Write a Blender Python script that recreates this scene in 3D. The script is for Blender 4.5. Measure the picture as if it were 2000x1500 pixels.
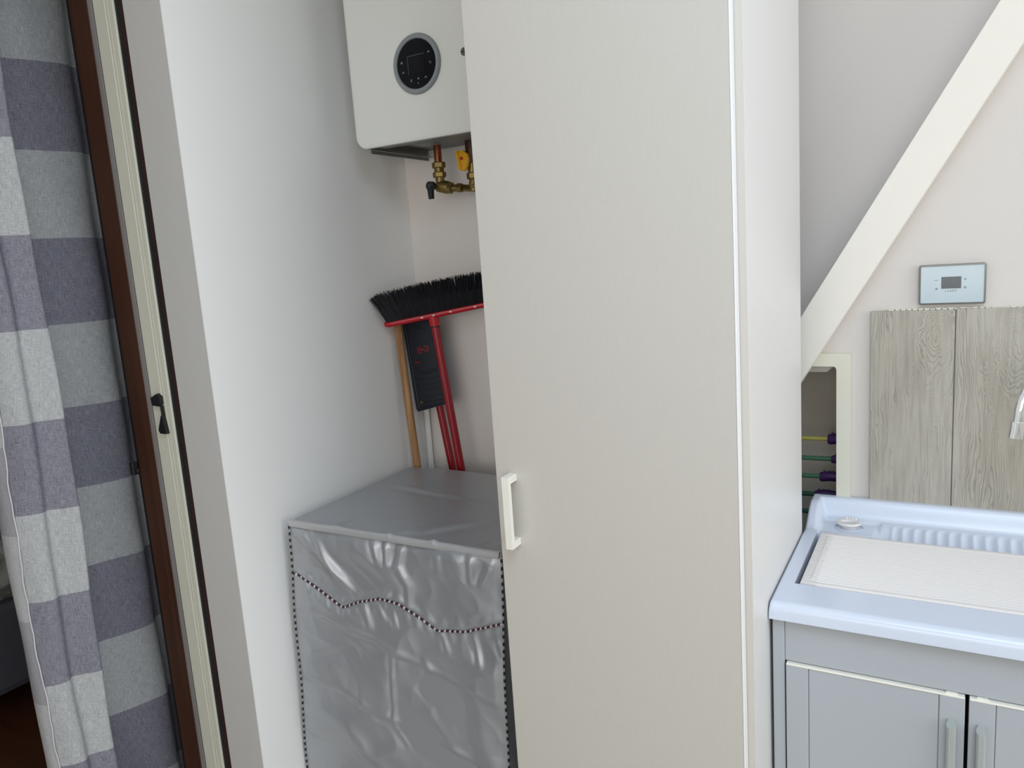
import bpy, bmesh, math, random
from mathutils import Vector, Matrix, noise as MN
random.seed(7)
for o in list(bpy.data.objects): bpy.data.objects.remove(o)
SC = bpy.context.scene
COL = SC.collection
H = 1.45                                   # eye height; all z below are given relative to it, Z() turns them into height above the floor
def Z(z): return z + H

# ------------------------------------------------------------------ camera
yaw, pit, rol = (math.radians(a) for a in (-30.123, -9.411, -4.001))
cy, sy, cp, sp = math.cos(yaw), math.sin(yaw), math.cos(pit), math.sin(pit)
fw = Vector((sy*cp, cy*cp, sp)); r0 = Vector((cy, -sy, 0)); u0 = r0.cross(fw)
rr = math.cos(rol)*r0 + math.sin(rol)*u0; uu = -math.sin(rol)*r0 + math.cos(rol)*u0
cam_d = bpy.data.cameras.new('camera'); cam = bpy.data.objects.new('camera', cam_d); COL.objects.link(cam)
cam.matrix_world = Matrix(((rr.x, uu.x, -fw.x, 0), (rr.y, uu.y, -fw.y, 0), (rr.z, uu.z, -fw.z, H), (0, 0, 0, 1)))
cam_d.sensor_width = 36; cam_d.lens = 1487.4/2000*36; cam_d.clip_start = 0.02
SC.camera = cam

# ------------------------------------------------------------------ light and exposure
SC.view_settings.view_transform = 'Standard'; SC.view_settings.look = 'None'
SC.view_settings.gamma = 1; SC.view_settings.use_curve_mapping = False
SC.view_settings.exposure = 0.0
W = bpy.data.worlds.new('world'); SC.world = W; W.use_nodes = True
W.node_tree.nodes['Background'].inputs[0].default_value = (0.72, 0.84, 1.0, 1)
W.node_tree.nodes['Background'].inputs[1].default_value = 0.9
def area(name, loc, look, sx, sz, power, col):
    d = bpy.data.lights.new(name, 'AREA'); d.shape = 'RECTANGLE'; d.size = sx; d.size_y = sz; d.energy = power; d.color = col
    o = bpy.data.objects.new(name, d); COL.objects.link(o)
    o.location = (loc[0], loc[1], Z(loc[2]))
    o.rotation_euler = Vector(look).to_track_quat('-Z', 'Y').to_euler()
    return o
area('window_daylight', (3.16, 0.1, 0.22), (-1, 0.0, -0.05), 2.6, 1.5, 43, (1.0, 0.985, 0.96))
area('rear_fill_light', (0.45, -3.06, 0.2), (-0.12, 1, 0.0), 2.4, 1.4, 37, (1.0, 0.95, 0.88))  # added fill from behind the camera, no known window there
area('roof_window_daylight', (0.35, 0.16, 1.11), (-0.1, 0.12, -1), 1.2, 0.95, 22, (0.63, 0.80, 1.0))

# ------------------------------------------------------------------ materials
def lin(c):
    return tuple((x/255/12.92 if x/255 <= .04045 else ((x/255+.055)/1.055)**2.4) for x in c)
class NT:
    def __init__(s, name):
        s.m = bpy.data.materials.new(name); s.m.use_nodes = True; s.t = s.m.node_tree; s.n = s.t.nodes
        s.b = s.n['Principled BSDF']
    def new(s, t, **k):
        n = s.n.new(t)
        for a, v in k.items(): setattr(n, a, v)
        return n
    def val(s, sock, v):
        if hasattr(v, 'links') or isinstance(v, bpy.types.NodeSocket): s.t.links.new(v, sock)
        else: sock.default_value = v
    def math(s, op, a, b=0.0, c=0.0, clamp=False):
        n = s.new('ShaderNodeMath', operation=op); n.use_clamp = clamp
        s.val(n.inputs[0], a); s.val(n.inputs[1], b); s.val(n.inputs[2], c); return n.outputs[0]
    def pos(s, kind='Object'):
        t = s.new('ShaderNodeTexCoord'); x = s.new('ShaderNodeSeparateXYZ'); s.t.links.new(t.outputs[kind], x.inputs[0])
        return t.outputs[kind], x.outputs
    def noise(s, vec, scale=(1, 1, 1), sc=1.0, detail=3, rough=.5, dist=0.0):
        mp = s.new('ShaderNodeMapping'); mp.inputs['Scale'].default_value = scale; s.t.links.new(vec, mp.inputs[0])
        n = s.new('ShaderNodeTexNoise'); s.t.links.new(mp.outputs[0], n.inputs['Vector'])
        n.inputs['Scale'].default_value = sc; n.inputs['Detail'].default_value = detail; n.inputs['Roughness'].default_value = rough
        n.inputs['Distortion'].default_value = dist
        return n.outputs['Fac']
    def mix(s, f, a, b):
        n = s.new('ShaderNodeMix', data_type='RGBA')
        s.val(n.inputs[0], f)
        for sock, v in ((n.inputs[6], a), (n.inputs[7], b)):
            if isinstance(v, tuple): v = (*v, 1) if len(v) == 3 else v
            s.val(sock, v)
        return n.outputs[2]
    def ramp(s, f, p0, p1):
        return s.math('DIVIDE', s.math('SUBTRACT', f, p0), p1-p0, clamp=True)
    def bump(s, h, strength=.3, dist=.001, prev=None):
        n = s.new('ShaderNodeBump'); n.inputs['Strength'].default_value = strength; n.inputs['Distance'].default_value = dist
        s.val(n.inputs['Height'], h)
        if prev is not None: s.t.links.new(prev, n.inputs['Normal'])
        s.t.links.new(n.outputs[0], s.b.inputs['Normal']); return n.outputs[0]
def simple(name, col, rough=.5, metal=0.0, spec=.5, nscale=60, var=.04, bump=.15, bdist=.0006, coat=0.0):
    m = NT(name); c = lin(col)
    p, _ = m.pos(); f = m.noise(p, sc=nscale, detail=4)
    m.val(m.b.inputs['Base Color'], m.mix(f, tuple(x*(1-var) for x in c), tuple(min(1, x*(1+var)) for x in c)))
    m.b.inputs['Roughness'].default_value = rough; m.b.inputs['Metallic'].default_value = metal
    m.b.inputs['Specular IOR Level'].default_value = spec; m.b.inputs['Coat Weight'].default_value = coat
    if bump: m.bump(f, bump, bdist)
    return m.m
M = {}
M['wall'] = simple('white_wall_paint', (243, 242, 239), .75, nscale=9, var=.012, bump=.25, bdist=.0025, spec=.3)
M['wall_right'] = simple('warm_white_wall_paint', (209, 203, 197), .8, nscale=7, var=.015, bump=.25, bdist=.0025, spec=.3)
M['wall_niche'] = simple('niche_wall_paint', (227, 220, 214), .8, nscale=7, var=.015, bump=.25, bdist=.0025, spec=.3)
M['reveal'] = simple('shaded_reveal_grey', (200, 198, 194), .8, nscale=12, var=.015, bump=.2, bdist=.002, spec=.3)  # wall white darkened to grey: shade of the reveal put into the colour
M['beam'] = simple('cream_beam_paint', (229, 224, 214), .7, nscale=25, var=.02, bump=.35, bdist=.002, spec=.3)
M['ceil'] = simple('ceiling_paint', (235, 234, 230), .85)
M['panel'] = simple('white_laminate', (222, 221, 218), .38, nscale=200, var=.006, bump=.05)
M['edge'] = simple('lit_edge_white', (236, 236, 236), .35)  # white that carries the light on the closet door's side edge
M['cream'] = simple('cream_plastic', (214, 212, 196), .5, nscale=40, var=.02)
M['creamwhite'] = simple('cream_white_plastic', (236, 233, 222), .35)
M['darkbrown'] = simple('dark_brown_wood', (48, 26, 22), .5)
M['blackrubber'] = simple('black_rubber', (16, 16, 18), .5)
M['greyalu'] = simple('grey_aluminium', (150, 145, 142), .45, metal=.2)
M['boiler'] = simple('boiler_white_enamel', (226, 226, 220), .25, nscale=100, var=.006, bump=.03)
M['boilerunder'] = simple('grey_galvanised_sheet', (120, 121, 118), .45, metal=.4)
M['ring'] = simple('silver_grey_plastic', (142, 147, 150), .4, metal=.3)
M['blackgloss'] = simple('black_glossy_plastic', (8, 9, 13), .25, bump=0, spec=.18)
M['screen'] = simple('dark_display', (12, 13, 18), .2, bump=0, spec=.18)
M['mark'] = simple('pale_printed_mark', (170, 175, 178), .5, bump=0)
M['greymark'] = simple('grey_printed_mark', (105, 112, 118), .5, bump=0)
M['copper'] = simple('aged_copper', (150, 88, 62), .38, metal=.85, nscale=40, var=.25)
M['brass'] = simple('aged_brass', (132, 112, 66), .4, metal=.8, nscale=90, var=.25)
M['yellow'] = simple('yellow_lever_plastic', (226, 168, 20), .4)
M['blacklever'] = simple('black_lever_plastic', (18, 20, 28), .35)
M['steel'] = simple('steel_screw', (120, 122, 120), .3, metal=.9)
M['chrome'] = simple('chrome', (225, 228, 230), .06, metal=1.0, bump=0)
M['red'] = simple('red_plastic', (176, 16, 30), .32, nscale=30, var=.06)
M['redhandle'] = simple('red_coated_steel', (140, 10, 26), .35, nscale=30, var=.06)
M['dustpan'] = simple('dark_navy_plastic', (28, 33, 42), .45, nscale=60, var=.12)
M['redlogo'] = simple('red_print', (150, 26, 34), .5)
M['bristle'] = simple('black_bristle', (16, 18, 24), .45, nscale=300, var=.3)
M['sink'] = simple('pale_sink_plastic', (207, 215, 229), .22, nscale=60, var=.006, bump=.03)
M['board'] = simple('white_washboard_plastic', (224, 220, 217), .4, nscale=80, var=.01, bump=.05)
M['cab'] = simple('pale_grey_cabinet_plastic', (170, 175, 180), .42, nscale=80, var=.012, bump=.06)
M['cabdark'] = simple('dark_gap', (20, 22, 26), .8)
M['cabhandle'] = simple('grey_handle_plastic', (160, 166, 164), .38)
M['thermo'] = simple('thermostat_glass_face', (176, 190, 196), .12, bump=0)
M['purple'] = simple('purple_plastic', (66, 28, 96), .45)
M['tubeyellow'] = simple('pale_yellow_plastic', (196, 190, 100), .4)
M['tubegreen'] = simple('green_plastic', (76, 126, 96), .4)
M['tubedark'] = simple('dark_green_plastic', (40, 88, 70), .4)
M['cavity'] = simple('raw_cavity_plaster', (236, 229, 214), .9, nscale=12, var=.12)
M['bedgrey'] = simple('grey_upholstery', (92, 90, 100), .85, nscale=120, var=.1)
M['tile'] = simple('light_floor_tile', (190, 184, 176), .4, nscale=8, var=.05)
M['hem'] = simple('white_hem_fabric', (214, 212, 216), .85, nscale=200, var=.05)

def m_brown():
    m = NT('brown_frame_wood'); p, x = m.pos()
    f = m.noise(p, (60, 60, 1.5), 1.0, 5, .6)
    m.val(m.b.inputs['Base Color'], m.mix(f, lin((38, 21, 13)), lin((88, 52, 32)))); m.b.inputs['Roughness'].default_value = .42
    m.bump(f, .2, .0006); return m.m
M['brown'] = m_brown()
def m_oak():
    m = NT('raw_wood_pole'); p, x = m.pos()
    f = m.noise(p, (90, 90, 3), 1.0, 5, .6); k = m.noise(p, (40, 40, 14), 1.0, 2, .5)
    c = m.mix(m.ramp(f, .3, .7), lin((132, 92, 56)), lin((186, 142, 96)))
    m.val(m.b.inputs['Base Color'], m.mix(m.ramp(k, .72, .78), c, lin((80, 46, 26)))); m.b.inputs['Roughness'].default_value = .6
    m.bump(f, .3, .0006); return m.m
M['oak'] = m_oak()
def m_floorwood():
    m = NT('dark_plank_floor'); p, x = m.pos()
    f = m.noise(p, (3, 40, 1), 1.0, 4, .6)
    m.val(m.b.inputs['Base Color'], m.mix(f, lin((70, 36, 20)), lin((120, 70, 42)))); m.b.inputs['Roughness'].default_value = .4
    return m.m
M['floorwood'] = m_floorwood()
def m_door():
    m = NT('cream_laminate_fine_grain'); p, x = m.pos()
    f = m.noise(p, (900, 900, 18), 1.0, 3, .6); g = m.noise(p, (3, 3, 2), 1.0, 2, .5)
    a = m.mix(f, lin((193, 188, 179)), lin((202, 197, 188)))
    m.val(m.b.inputs['Base Color'], m.mix(m.math('MULTIPLY', g, .12), a, lin((192, 190, 184)))); m.b.inputs['Roughness'].default_value = .42
    m.bump(f, .35, .0004); return m.m
M['door'] = m_door()
HEM_U = .128
def m_curtain():
    m = NT('striped_linen_curtain'); p, x = m.pos(); uv, u = m.pos('UV')
    w = m.noise(p, (4, 4, 1.5), 1.0, 2)
    zz = m.math('ADD', x[2], m.math('MULTIPLY', w, .006))
    hemf = m.math('LESS_THAN', u[0], HEM_U)                 # turned-back hem: stripes sit lower, reverse side is paler
    zz = m.math('ADD', zz, m.math('MULTIPLY', hemf, .048))
    # stripe borders every 0.2105 m, one of them at z = 0.335 (eye height frame)
    ph = m.math('DIVIDE', m.math('SUBTRACT', zz, H+.338), .421)
    fr = m.math('FRACT', m.math('ADD', ph, 20.0))          # 0..0.5 light, 0.5..1 dark
    st = m.ramp(m.math('ABSOLUTE', m.math('SUBTRACT', fr, .5)), .0, .0001)
    dark = m.math('SUBTRACT', 1.0, m.ramp(fr, .498, .502))
    wv = m.noise(uv, (900, 40, 1), 1.0, 3, .8)             # slubby vertical threads
    wh = m.noise(uv, (60, 900, 1), 1.0, 2, .7)
    sl = m.ramp(m.noise(uv, (420, 30, 1), 1.0, 2, .5), .66, .78)
    t = m.ramp(m.math('ADD', m.math('MULTIPLY', wv, .6), m.math('MULTIPLY', wh, .4)), .40, .62)
    lt = m.mix(t, lin((158, 161, 163)), lin((214, 215, 215)))
    dk = m.mix(t, lin((108, 107, 118)), lin((166, 165, 176)))
    c = m.mix(dark, lt, dk)
    c = m.mix(m.math('MULTIPLY', hemf, .35), c, lin((226, 224, 224)))
    c = m.mix(m.math('MULTIPLY', sl, .45), c, lin((205, 206, 212)))
    m.val(m.b.inputs['Base Color'], c); m.b.inputs['Roughness'].default_value = .9; m.b.inputs['Specular IOR Level'].default_value = .15
    m.bump(t, .5, .0008); return m.m
M['curtain'] = m_curtain()
def m_cover():
    m = NT('silver_grey_coated_fabric'); p, x = m.pos()
    n1 = m.noise(p, (1, 1, 1), 7.0, 3, .5, .6); n2 = m.noise(p, (900, 900, 900), 1.0, 2)
    m.val(m.b.inputs['Base Color'], m.mix(m.noise(p, sc=3), lin((166, 169, 174)), lin((176, 178, 181))))
    m.b.inputs['Metallic'].default_value = .45; m.b.inputs['Roughness'].default_value = .38
    b = m.bump(n2, .12, .0003); m.bump(n1, .35, .006, b); return m.m
M['cover'] = m_cover()
def m_cover_band():
    return simple('silver_hem_tape', (186, 186, 186), .42, metal=.3, nscale=20, var=.04, bump=.4, bdist=.002)
M['band'] = m_cover_band()
def m_piping(name, axis, per, cols):
    m = NT(name); p, x = m.pos()
    a = x[axis]; fr = m.math('FRACT', m.math('ADD', m.math('DIVIDE', a, per), 50.0))
    c = m.mix(m.ramp(fr, .46, .5), lin(cols[0]), lin(cols[1]))
    if len(cols) > 2:
        f2 = m.math('FRACT', m.math('ADD', m.math('DIVIDE', x[2], .0037), 50.0))
        c2 = m.mix(m.ramp(f2, .62, .68), lin(cols[0]), lin(cols[2])); 
        c = m.mix(m.ramp(fr, .62, .66), c2, lin(cols[1]))
    m.val(m.b.inputs['Base Color'], c); m.b.inputs['Roughness'].default_value = .6; return m.m
M['pipe_v'] = m_piping('black_grey_dashed_piping', 2, .0165, ((24, 24, 30), (150, 150, 152)))
M['pipe_h'] = m_piping('black_white_red_dotted_piping', 0, .0135, ((34, 30, 40), (205, 205, 210), (110, 36, 50)))
def m_woodtile(name, knots, x0, seed, tint):
    """weathered grey wood-look porcelain; knots are rings in the grain (x, z in metres)"""
    m = NT(name); p, x = m.pos()
    n = m.noise(p, (30, 1, 5), 1.0, 3, .55); n2 = m.noise(p, (160, 1, 9), 1.0, 4, .65); n3 = m.noise(p, (7, 1, 3), 1.0, 2)
    v = m.math('ADD', m.math('MULTIPLY', x[0], 1350.0/6.283), m.math('MULTIPLY', n, 10.0))
    v = m.math('ADD', v, seed)
    kn = None
    for kx, kz, sx, sz, amp in knots:
        nd = m.noise(p, (45, 1, 22), 1.0, 3, .6); nd2 = m.noise(p, (16, 1, 9), 1.3, 2, .5)
        dx = m.math('DIVIDE', m.math('ADD', m.math('SUBTRACT', x[0], kx), m.math('MULTIPLY', m.math('SUBTRACT', nd, .5), .030)), sx)
        dz = m.math('DIVIDE', m.math('ADD', m.math('SUBTRACT', x[2], kz), m.math('MULTIPLY', m.math('SUBTRACT', nd2, .5), .12)), sz)
        dz = m.math('MULTIPLY', dz, m.math('ADD', .62, m.math('MULTIPLY', .7, m.math('GREATER_THAN', dz, 0.0))))
        r2 = m.math('ADD', m.math('MULTIPLY', dx, dx), m.math('MULTIPLY', dz, dz))
        g = m.math('EXPONENT', m.math('MULTIPLY', r2, -1.0))
        rings = m.math('ADD', m.math('MULTIPLY', m.math('SQRT', m.math('ADD', r2, .02)), amp), m.math('MULTIPLY', n, 3.0))
        kn = (g, rings)
        v = m.math('ADD', m.math('MULTIPLY', v, m.math('SUBTRACT', 1.0, m.ramp(g, .12, .40))), m.math('MULTIPLY', rings, m.ramp(g, .12, .40)))
    s = m.math('SINE', m.math('MULTIPLY', v, 6.283))
    line = m.math('MULTIPLY', m.ramp(s, .25, .95), m.ramp(m.noise(p, (22, 1, 7), 1.0, 3), .36, .62))
    base = m.mix(m.ramp(n3, .3, .7), lin(tint[0]), lin(tint[1]))
    c = m.mix(m.math('MULTIPLY', m.ramp(n2, .42, .72), .55), base, lin(tint[2]))
    c = m.mix(m.math('MULTIPLY', line, .42), c, lin((108, 104, 95)))
    m.val(m.b.inputs['Base Color'], c); m.b.inputs['Roughness'].default_value = .62
    m.bump(m.math('SUBTRACT', m.math('MULTIPLY', n2, .5), line), .45, .0012); return m.m
TT = ((166, 160, 146), (177, 172, 161), (138, 132, 119))

# ------------------------------------------------------------------ mesh helpers
def box(bm, x0, x1, y0, y1, z0, z1, bev=0.0, seg=2):
    g = bmesh.ops.create_cube(bm, size=1.0)
    vs = g['verts']
    for v in vs:
        v.co = Vector(((x0+x1)/2 + v.co.x*(x1-x0), (y0+y1)/2 + v.co.y*(y1-y0), Z((z0+z1)/2) + v.co.z*(z1-z0)))
    if bev:
        es = list({e for v in vs for e in v.link_edges})
        bmesh.ops.bevel(bm, geom=es, offset=bev, segments=seg, affect='EDGES', profile=.5)
def frame_of(d):
    d = d.normalized(); a = Vector((0, 0, 1)) if abs(d.z) < .9 else Vector((1, 0, 0))
    s = d.cross(a).normalized(); return s, s.cross(d).normalized()
def tube(bm, pts, rad, seg=16, caps=True):
    """pts in (x, y, z-eye) ; rad number or list"""
    P = [Vector((p[0], p[1], Z(p[2]))) for p in pts]; n = len(P)
    R = rad if isinstance(rad, (list, tuple)) else [rad]*n
    s = None; rings = []
    for i in range(n):
        d = (P[min(i+1, n-1)] - P[max(i-1, 0)]).normalized()
        if s is None: s, t = frame_of(d)
        else:
            s = (s - d*s.dot(d)).normalized(); t = s.cross(d).normalized()
        rings.append([bm.verts.new(P[i] + R[i]*(math.cos(2*math.pi*k/seg)*s + math.sin(2*math.pi*k/seg)*t)) for k in range(seg)])
    for i in range(n-1):
        for k in range(seg):
            bm.faces.new((rings[i][k], rings[i][(k+1) % seg], rings[i+1][(k+1) % seg], rings[i+1][k]))
    if caps:
        bm.faces.new(rings[0][::-1]); bm.faces.new(rings[-1])
def cyl(bm, a, b, r, seg=24, r2=None): tube(bm, [a, b], [r, r if r2 is None else r2], seg)
def prism(bm, poly, axis, a0, a1):
    """extrude a 2-D polygon; axis 'y': poly=(x,z), axis 'x': poly=(y,z), axis 'z': poly=(x,y)"""
    def P(u, v, a):
        return {'y': (u, a, Z(v)), 'x': (a, u, Z(v)), 'z': (u, v, Z(a))}[axis]
    A = [bm.verts.new(P(u, v, a0)) for u, v in poly]; B = [bm.verts.new(P(u, v, a1)) for u, v in poly]
    n = len(poly)
    bm.faces.new(A); bm.faces.new(B[::-1])
    for i in range(n): bm.faces.new((A[i], B[i], B[(i+1) % n], A[(i+1) % n]))
def rrect(x0, x1, z0, z1, r, n=8):
    out = []
    for cx, cz, a in ((x1-r, z1-r, 0), (x0+r, z1-r, 90), (x0+r, z0+r, 180), (x1-r, z0+r, 270)):
        for i in range(n+1):
            t = math.radians(a + 90*i/n); out.append((cx + r*math.cos(t), cz + r*math.sin(t)))
    return out
def bevel_all(bm, off, seg=2, ang=35):
    es = [e for e in bm.edges if len(e.link_faces) == 2 and e.calc_face_angle(0) > math.radians(ang)]
    bmesh.ops.bevel(bm, geom=es, offset=off, segments=seg, affect='EDGES', profile=.5)
def obj(name, bm, mat, parent=None, smooth=False, origin=None):
    bmesh.ops.recalc_face_normals(bm, faces=bm.faces[:])
    me = bpy.data.meshes.new(name); bm.to_mesh(me); bm.free()
    o = bpy.data.objects.new(name, me); COL.objects.link(o)
    me.materials.append(M[mat] if isinstance(mat, str) else mat)
    if smooth:
        for p in me.polygons: p.use_smooth = True
        try:
            me.set_sharp_from_angle(angle=math.radians(smooth if smooth is not True else 40))
        except Exception: pass
    if parent: o.parent = parent; o.matrix_parent_inverse = Matrix.Translation(parent.location).inverted()
    return o
def thing(name, label, cat, loc, group=None):
    o = bpy.data.objects.new(name, None); COL.objects.link(o); o.location = (loc[0], loc[1], Z(loc[2]))
    o.empty_display_size = .05
    o['label'] = label; o['category'] = cat
    if group: o['group'] = group
    return o
def tag(o, label, cat, group=None):
    o['label'] = label; o['category'] = cat
    if group: o['group'] = group
    return o
def struct(name, bm, mat, parent=None, **k):
    o = obj(name, bm, mat, parent, **k)
    if not parent: o['kind'] = 'structure'
    return o
def B(): return bmesh.new()
def onebox(*a, **k):
    bm = B(); box(bm, *a, **k); return bm

# ------------------------------------------------------------------ room shell
FL, CE = -1.45, 1.10
LW = -1.41                                   # inner face of the left wall
struct('floor', onebox(-1.74, 3.3, -3.2, 2.6, FL-.1, FL), 'tile')
o = struct('floor_bedroom', onebox(-4.6, -1.74, -2.1, 2.6, FL-.1, FL), 'floorwood')
bm = B()                                    # ceiling with the roof window opening
for a in ((-1.74, 3.3, -3.2, -.34), (-1.74, 3.3, .66, 2.1), (-1.74, -.27, -.34, .66), (.97, 3.3, -.34, .66)):
    box(bm, *a, CE, CE+.12)
struct('ceiling', bm, 'ceil')
struct('ceiling_bedroom', onebox(-4.6, -1.74, -2.1, 2.1, CE, CE+.12), 'ceil')
# left wall: solid past the reveal corner at y = 1.11
bm = B(); box(bm, -1.5280, LW, 1.1122, 2.0, FL, CE); box(bm, -1.74, -1.5280, 1.165, 2.0, FL, CE); box(bm, -1.74, -1.5280, 1.1122, 1.165, .80, CE); struct('wall_left', bm, 'wall')
bm = B(); box(bm, -1.74, LW, -3.1, -0.45, FL, CE); box(bm, -1.74, LW, -.45, 1.112, .80, CE); struct('wall_left_near', bm, 'wall')
struct('trim_1', onebox(-1.5288, LW-.0012, 1.1105, 1.1125, FL, .80), 'reveal')          # plastered reveal of the opening
# sloping beam line:  x = BX + (z + .147)/SL
BX, SL = -.2155, 1.64
def bl(z): return BX + (z+.147)/SL
def blz(x): return (x-BX)*SL - .147
# back wall of the closet, seen again above the beam
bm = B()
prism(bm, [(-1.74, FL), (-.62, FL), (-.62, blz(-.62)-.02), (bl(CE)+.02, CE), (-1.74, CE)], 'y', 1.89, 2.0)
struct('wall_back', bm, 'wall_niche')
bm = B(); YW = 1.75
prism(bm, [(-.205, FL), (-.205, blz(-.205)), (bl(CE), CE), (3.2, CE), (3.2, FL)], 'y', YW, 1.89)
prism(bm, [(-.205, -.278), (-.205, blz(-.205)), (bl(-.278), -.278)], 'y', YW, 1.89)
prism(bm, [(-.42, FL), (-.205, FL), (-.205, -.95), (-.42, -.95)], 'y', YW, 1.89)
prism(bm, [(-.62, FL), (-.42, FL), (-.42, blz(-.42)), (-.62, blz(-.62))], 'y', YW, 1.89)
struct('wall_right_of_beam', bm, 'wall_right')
# cavity behind the hatch
bm = B()
box(bm, -.64, -.10, 2.03, 2.07, -1.0, -.1); box(bm, -.64, -.60, 2.0, 2.03, -1.0, -.1); box(bm, -.14, -.10, 1.89, 2.03, -1.0, -.1)
box(bm, -.64, -.10, 1.89, 2.07, -1.04, -1.0); box(bm, -.64, -.10, 2.0, 2.07, -.1, -.06)
struct('wall_cavity', bm, 'cavity')
# right wall with the big window, rear wall with an opening added for the fill lamp
bm = B()
box(bm, 3.2, 3.3, -3.2, -1.22, FL, CE); box(bm, 3.2, 3.3, 1.42, 1.89, FL, CE); box(bm, 3.2, 3.3, -1.22, 1.42, FL, -.56); box(bm, 3.2, 3.3, -1.22, 1.42, .99, CE)
struct('wall_right', bm, 'wall')
bm = B()
box(bm, -1.74, -.77, -3.2, -3.1, FL, CE); box(bm, 1.67, 3.2, -3.2, -3.1, FL, CE); box(bm, -.77, 1.67, -3.2, -3.1, FL, -.52); box(bm, -.77, 1.67, -3.2, -3.1, .92, CE)
struct('wall_rear', bm, 'wall')
# bedroom beyond the patio door
bm = B()
box(bm, -4.7, -4.6, -2.1, 2.6, FL, CE); struct('wall_bedroom', bm, 'wall')
struct('wall_bedroom_far', onebox(-4.6, -1.74, 2.0, 2.1, FL, CE), 'wall')
struct('wall_bedroom_near', onebox(-4.6, -1.74, -2.1, -2.0, FL, CE), 'wall')
# the sloping beam
bm = B(); hw = .0415
z0, z1 = -1.05, CE
prism(bm, [(bl(z0)-hw, z0), (bl(z0)+hw, z0), (bl(z1)+hw, z1), (bl(z1)-hw, z1)], 'y', 1.69, 1.752)
bevel_all(bm, .0025, 2)
struct('trim_2', bm, 'beam')
# hatch frame under the beam
bm = B()
prism(bm, [(-.205, -.95), (-.1765, -.95), (-.1765, -.25), (-.275, -.25), (-.292, -.278), (-.211, -.278), (-.207, -.280), (-.205, -.285)], 'y', 1.740, 1.80)
bevel_all(bm, .0012, 2)
struct('trim_3', bm, 'cream')
bm = B(); prism(bm, [(-.34, -.2785), (-.218, -.2785), (-.218, -.288), (-.232, -.300), (-.34, -.300)], 'y', 1.80, 1.815); struct('trim_4', bm, 'creamwhite')

# ------------------------------------------------------------------ patio door frame in the reveal
def strip(bm, x0, x1, y0, y1, z0=FL, z1=.80, bev=.0012): box(bm, x0, x1, y0, y1, z0, z1, bev)
dr = thing('door_1', 'dark brown wooden patio door frame beside the checked curtain', 'door', (-1.68, 1.11, FL)); dr['kind'] = 'structure'
bm = B(); strip(bm, -1.7155, -1.6505, 1.111, 1.16); obj('door_frame', bm, 'brown', dr)
bm = B(); strip(bm, -1.7265, -1.7160, 1.1125, 1.17); obj('seal', bm, 'blackrubber', dr)
bm = B(); strip(bm, -1.6500, -1.6345, 1.1115, 1.16); obj('guide_strip', bm, 'greyalu', dr)
bm = B(); strip(bm, -1.5600, -1.5435, 1.1135, 1.16); obj('gap_liner', bm, 'blackrubber', dr)
bm = B(); strip(bm, -1.5435, -1.5290, 1.1115, 1.16); obj('outer_bead', bm, 'darkbrown', dr)
bm = B(); box(bm, -1.733, -1.722, 1.096, 1.112, -.462, -.430, .002); box(bm, -1.726, -1.7145, 1.1025, 1.1115, -.457, -.446, .002)
obj('strike_plate', bm, 'blackrubber', dr)
bm = B(); strip(bm, -1.6350, -1.5590, 1.1150, 1.16); obj('liner', bm, 'blackrubber', dr)

sc = thing('insect_screen', 'cream vertical edge bar of the sliding insect screen with small black catch', 'screen', (-1.6, 1.1, FL))
bm = B(); strip(bm, -1.6270, -1.5960, 1.109, 1.1148); obj('edge_bar', bm, 'cream', sc)
bm = B(); strip(bm, -1.5950, -1.5855, 1.108, 1.1148, bev=.001); strip(bm, -1.5845, -1.5765, 1.109, 1.1148); strip(bm, -1.5757, -1.5600, 1.109, 1.1148)
obj('grooved_channel', bm, 'cream', sc)
bm = B()
prism(bm, [(-1.616, -.265), (-1.592, -.255), (-1.584, -.262), (-1.584, -.279), (-1.588, -.285), (-1.614, -.283)], 'y', 1.099, 1.1095)
prism(bm, [(-1.5885, -.283), (-1.5855, -.283), (-1.5845, -.312), (-1.5870, -.312)], 'y', 1.101, 1.1095)
prism(bm, [(-1.587, -.306), (-1.584, -.306), (-1.577, -.350), (-1.598, -.350), (-1.603, -.344), (-1.602, -.338)], 'y', 1.099, 1.1095)
bevel_all(bm, .0012, 2)
obj('catch', bm, 'blackrubber', sc)

# ------------------------------------------------------------------ curtain
def catmull(P, n):
    out = []
    Q = [P[0]] + list(P) + [P[-1]]
    for i in range(1, len(Q)-2):
        for k in range(n):
            t = k/n; a, b, c, d = Q[i-1], Q[i], Q[i+1], Q[i+2]
            out.append(tuple(.5*((2*b[j]) + (-a[j]+c[j])*t + (2*a[j]-5*b[j]+4*c[j]-d[j])*t*t + (-a[j]+3*b[j]-3*c[j]+d[j])*t**3) for j in range(len(a))))
    out.append(tuple(P[-1])); return out
cu = thing('curtain', 'grey checked linen curtain with broad horizontal stripes hanging in the patio door', 'curtain', (-1.87, 1.0, FL))
bot = [(-1.960, .905), (-1.942, .888), (-1.905, .864), (-1.872, .860), (-1.842, .872), (-1.818, .893), (-1.810, .915), (-1.820, .933), (-1.803, .955), (-1.787, .972), (-1.790, .984), (-1.835, .986), (-1.915, .988), (-1.955, 1.012), (-1.935, 1.07), (-1.905, 1.13), (-1.885, 1.19), (-1.92, 1.23), (-1.90, 1.30)]
top = [(-1.960, .930), (-1.940, .915), (-1.905, .900), (-1.872, .898), (-1.845, .903), (-1.822, .914), (-1.814, .925), (-1.822, .940), (-1.800, .962), (-1.787, .978), (-1.792, .988), (-1.845, .986), (-1.905, .984), (-1.955, 1.0), (-1.945, 1.06), (-1.925, 1.13), (-1.91, 1.20), (-1.925, 1.24), (-1.90, 1.30)]
pb, pt = catmull(bot, 9), catmull(top, 9)
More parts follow.
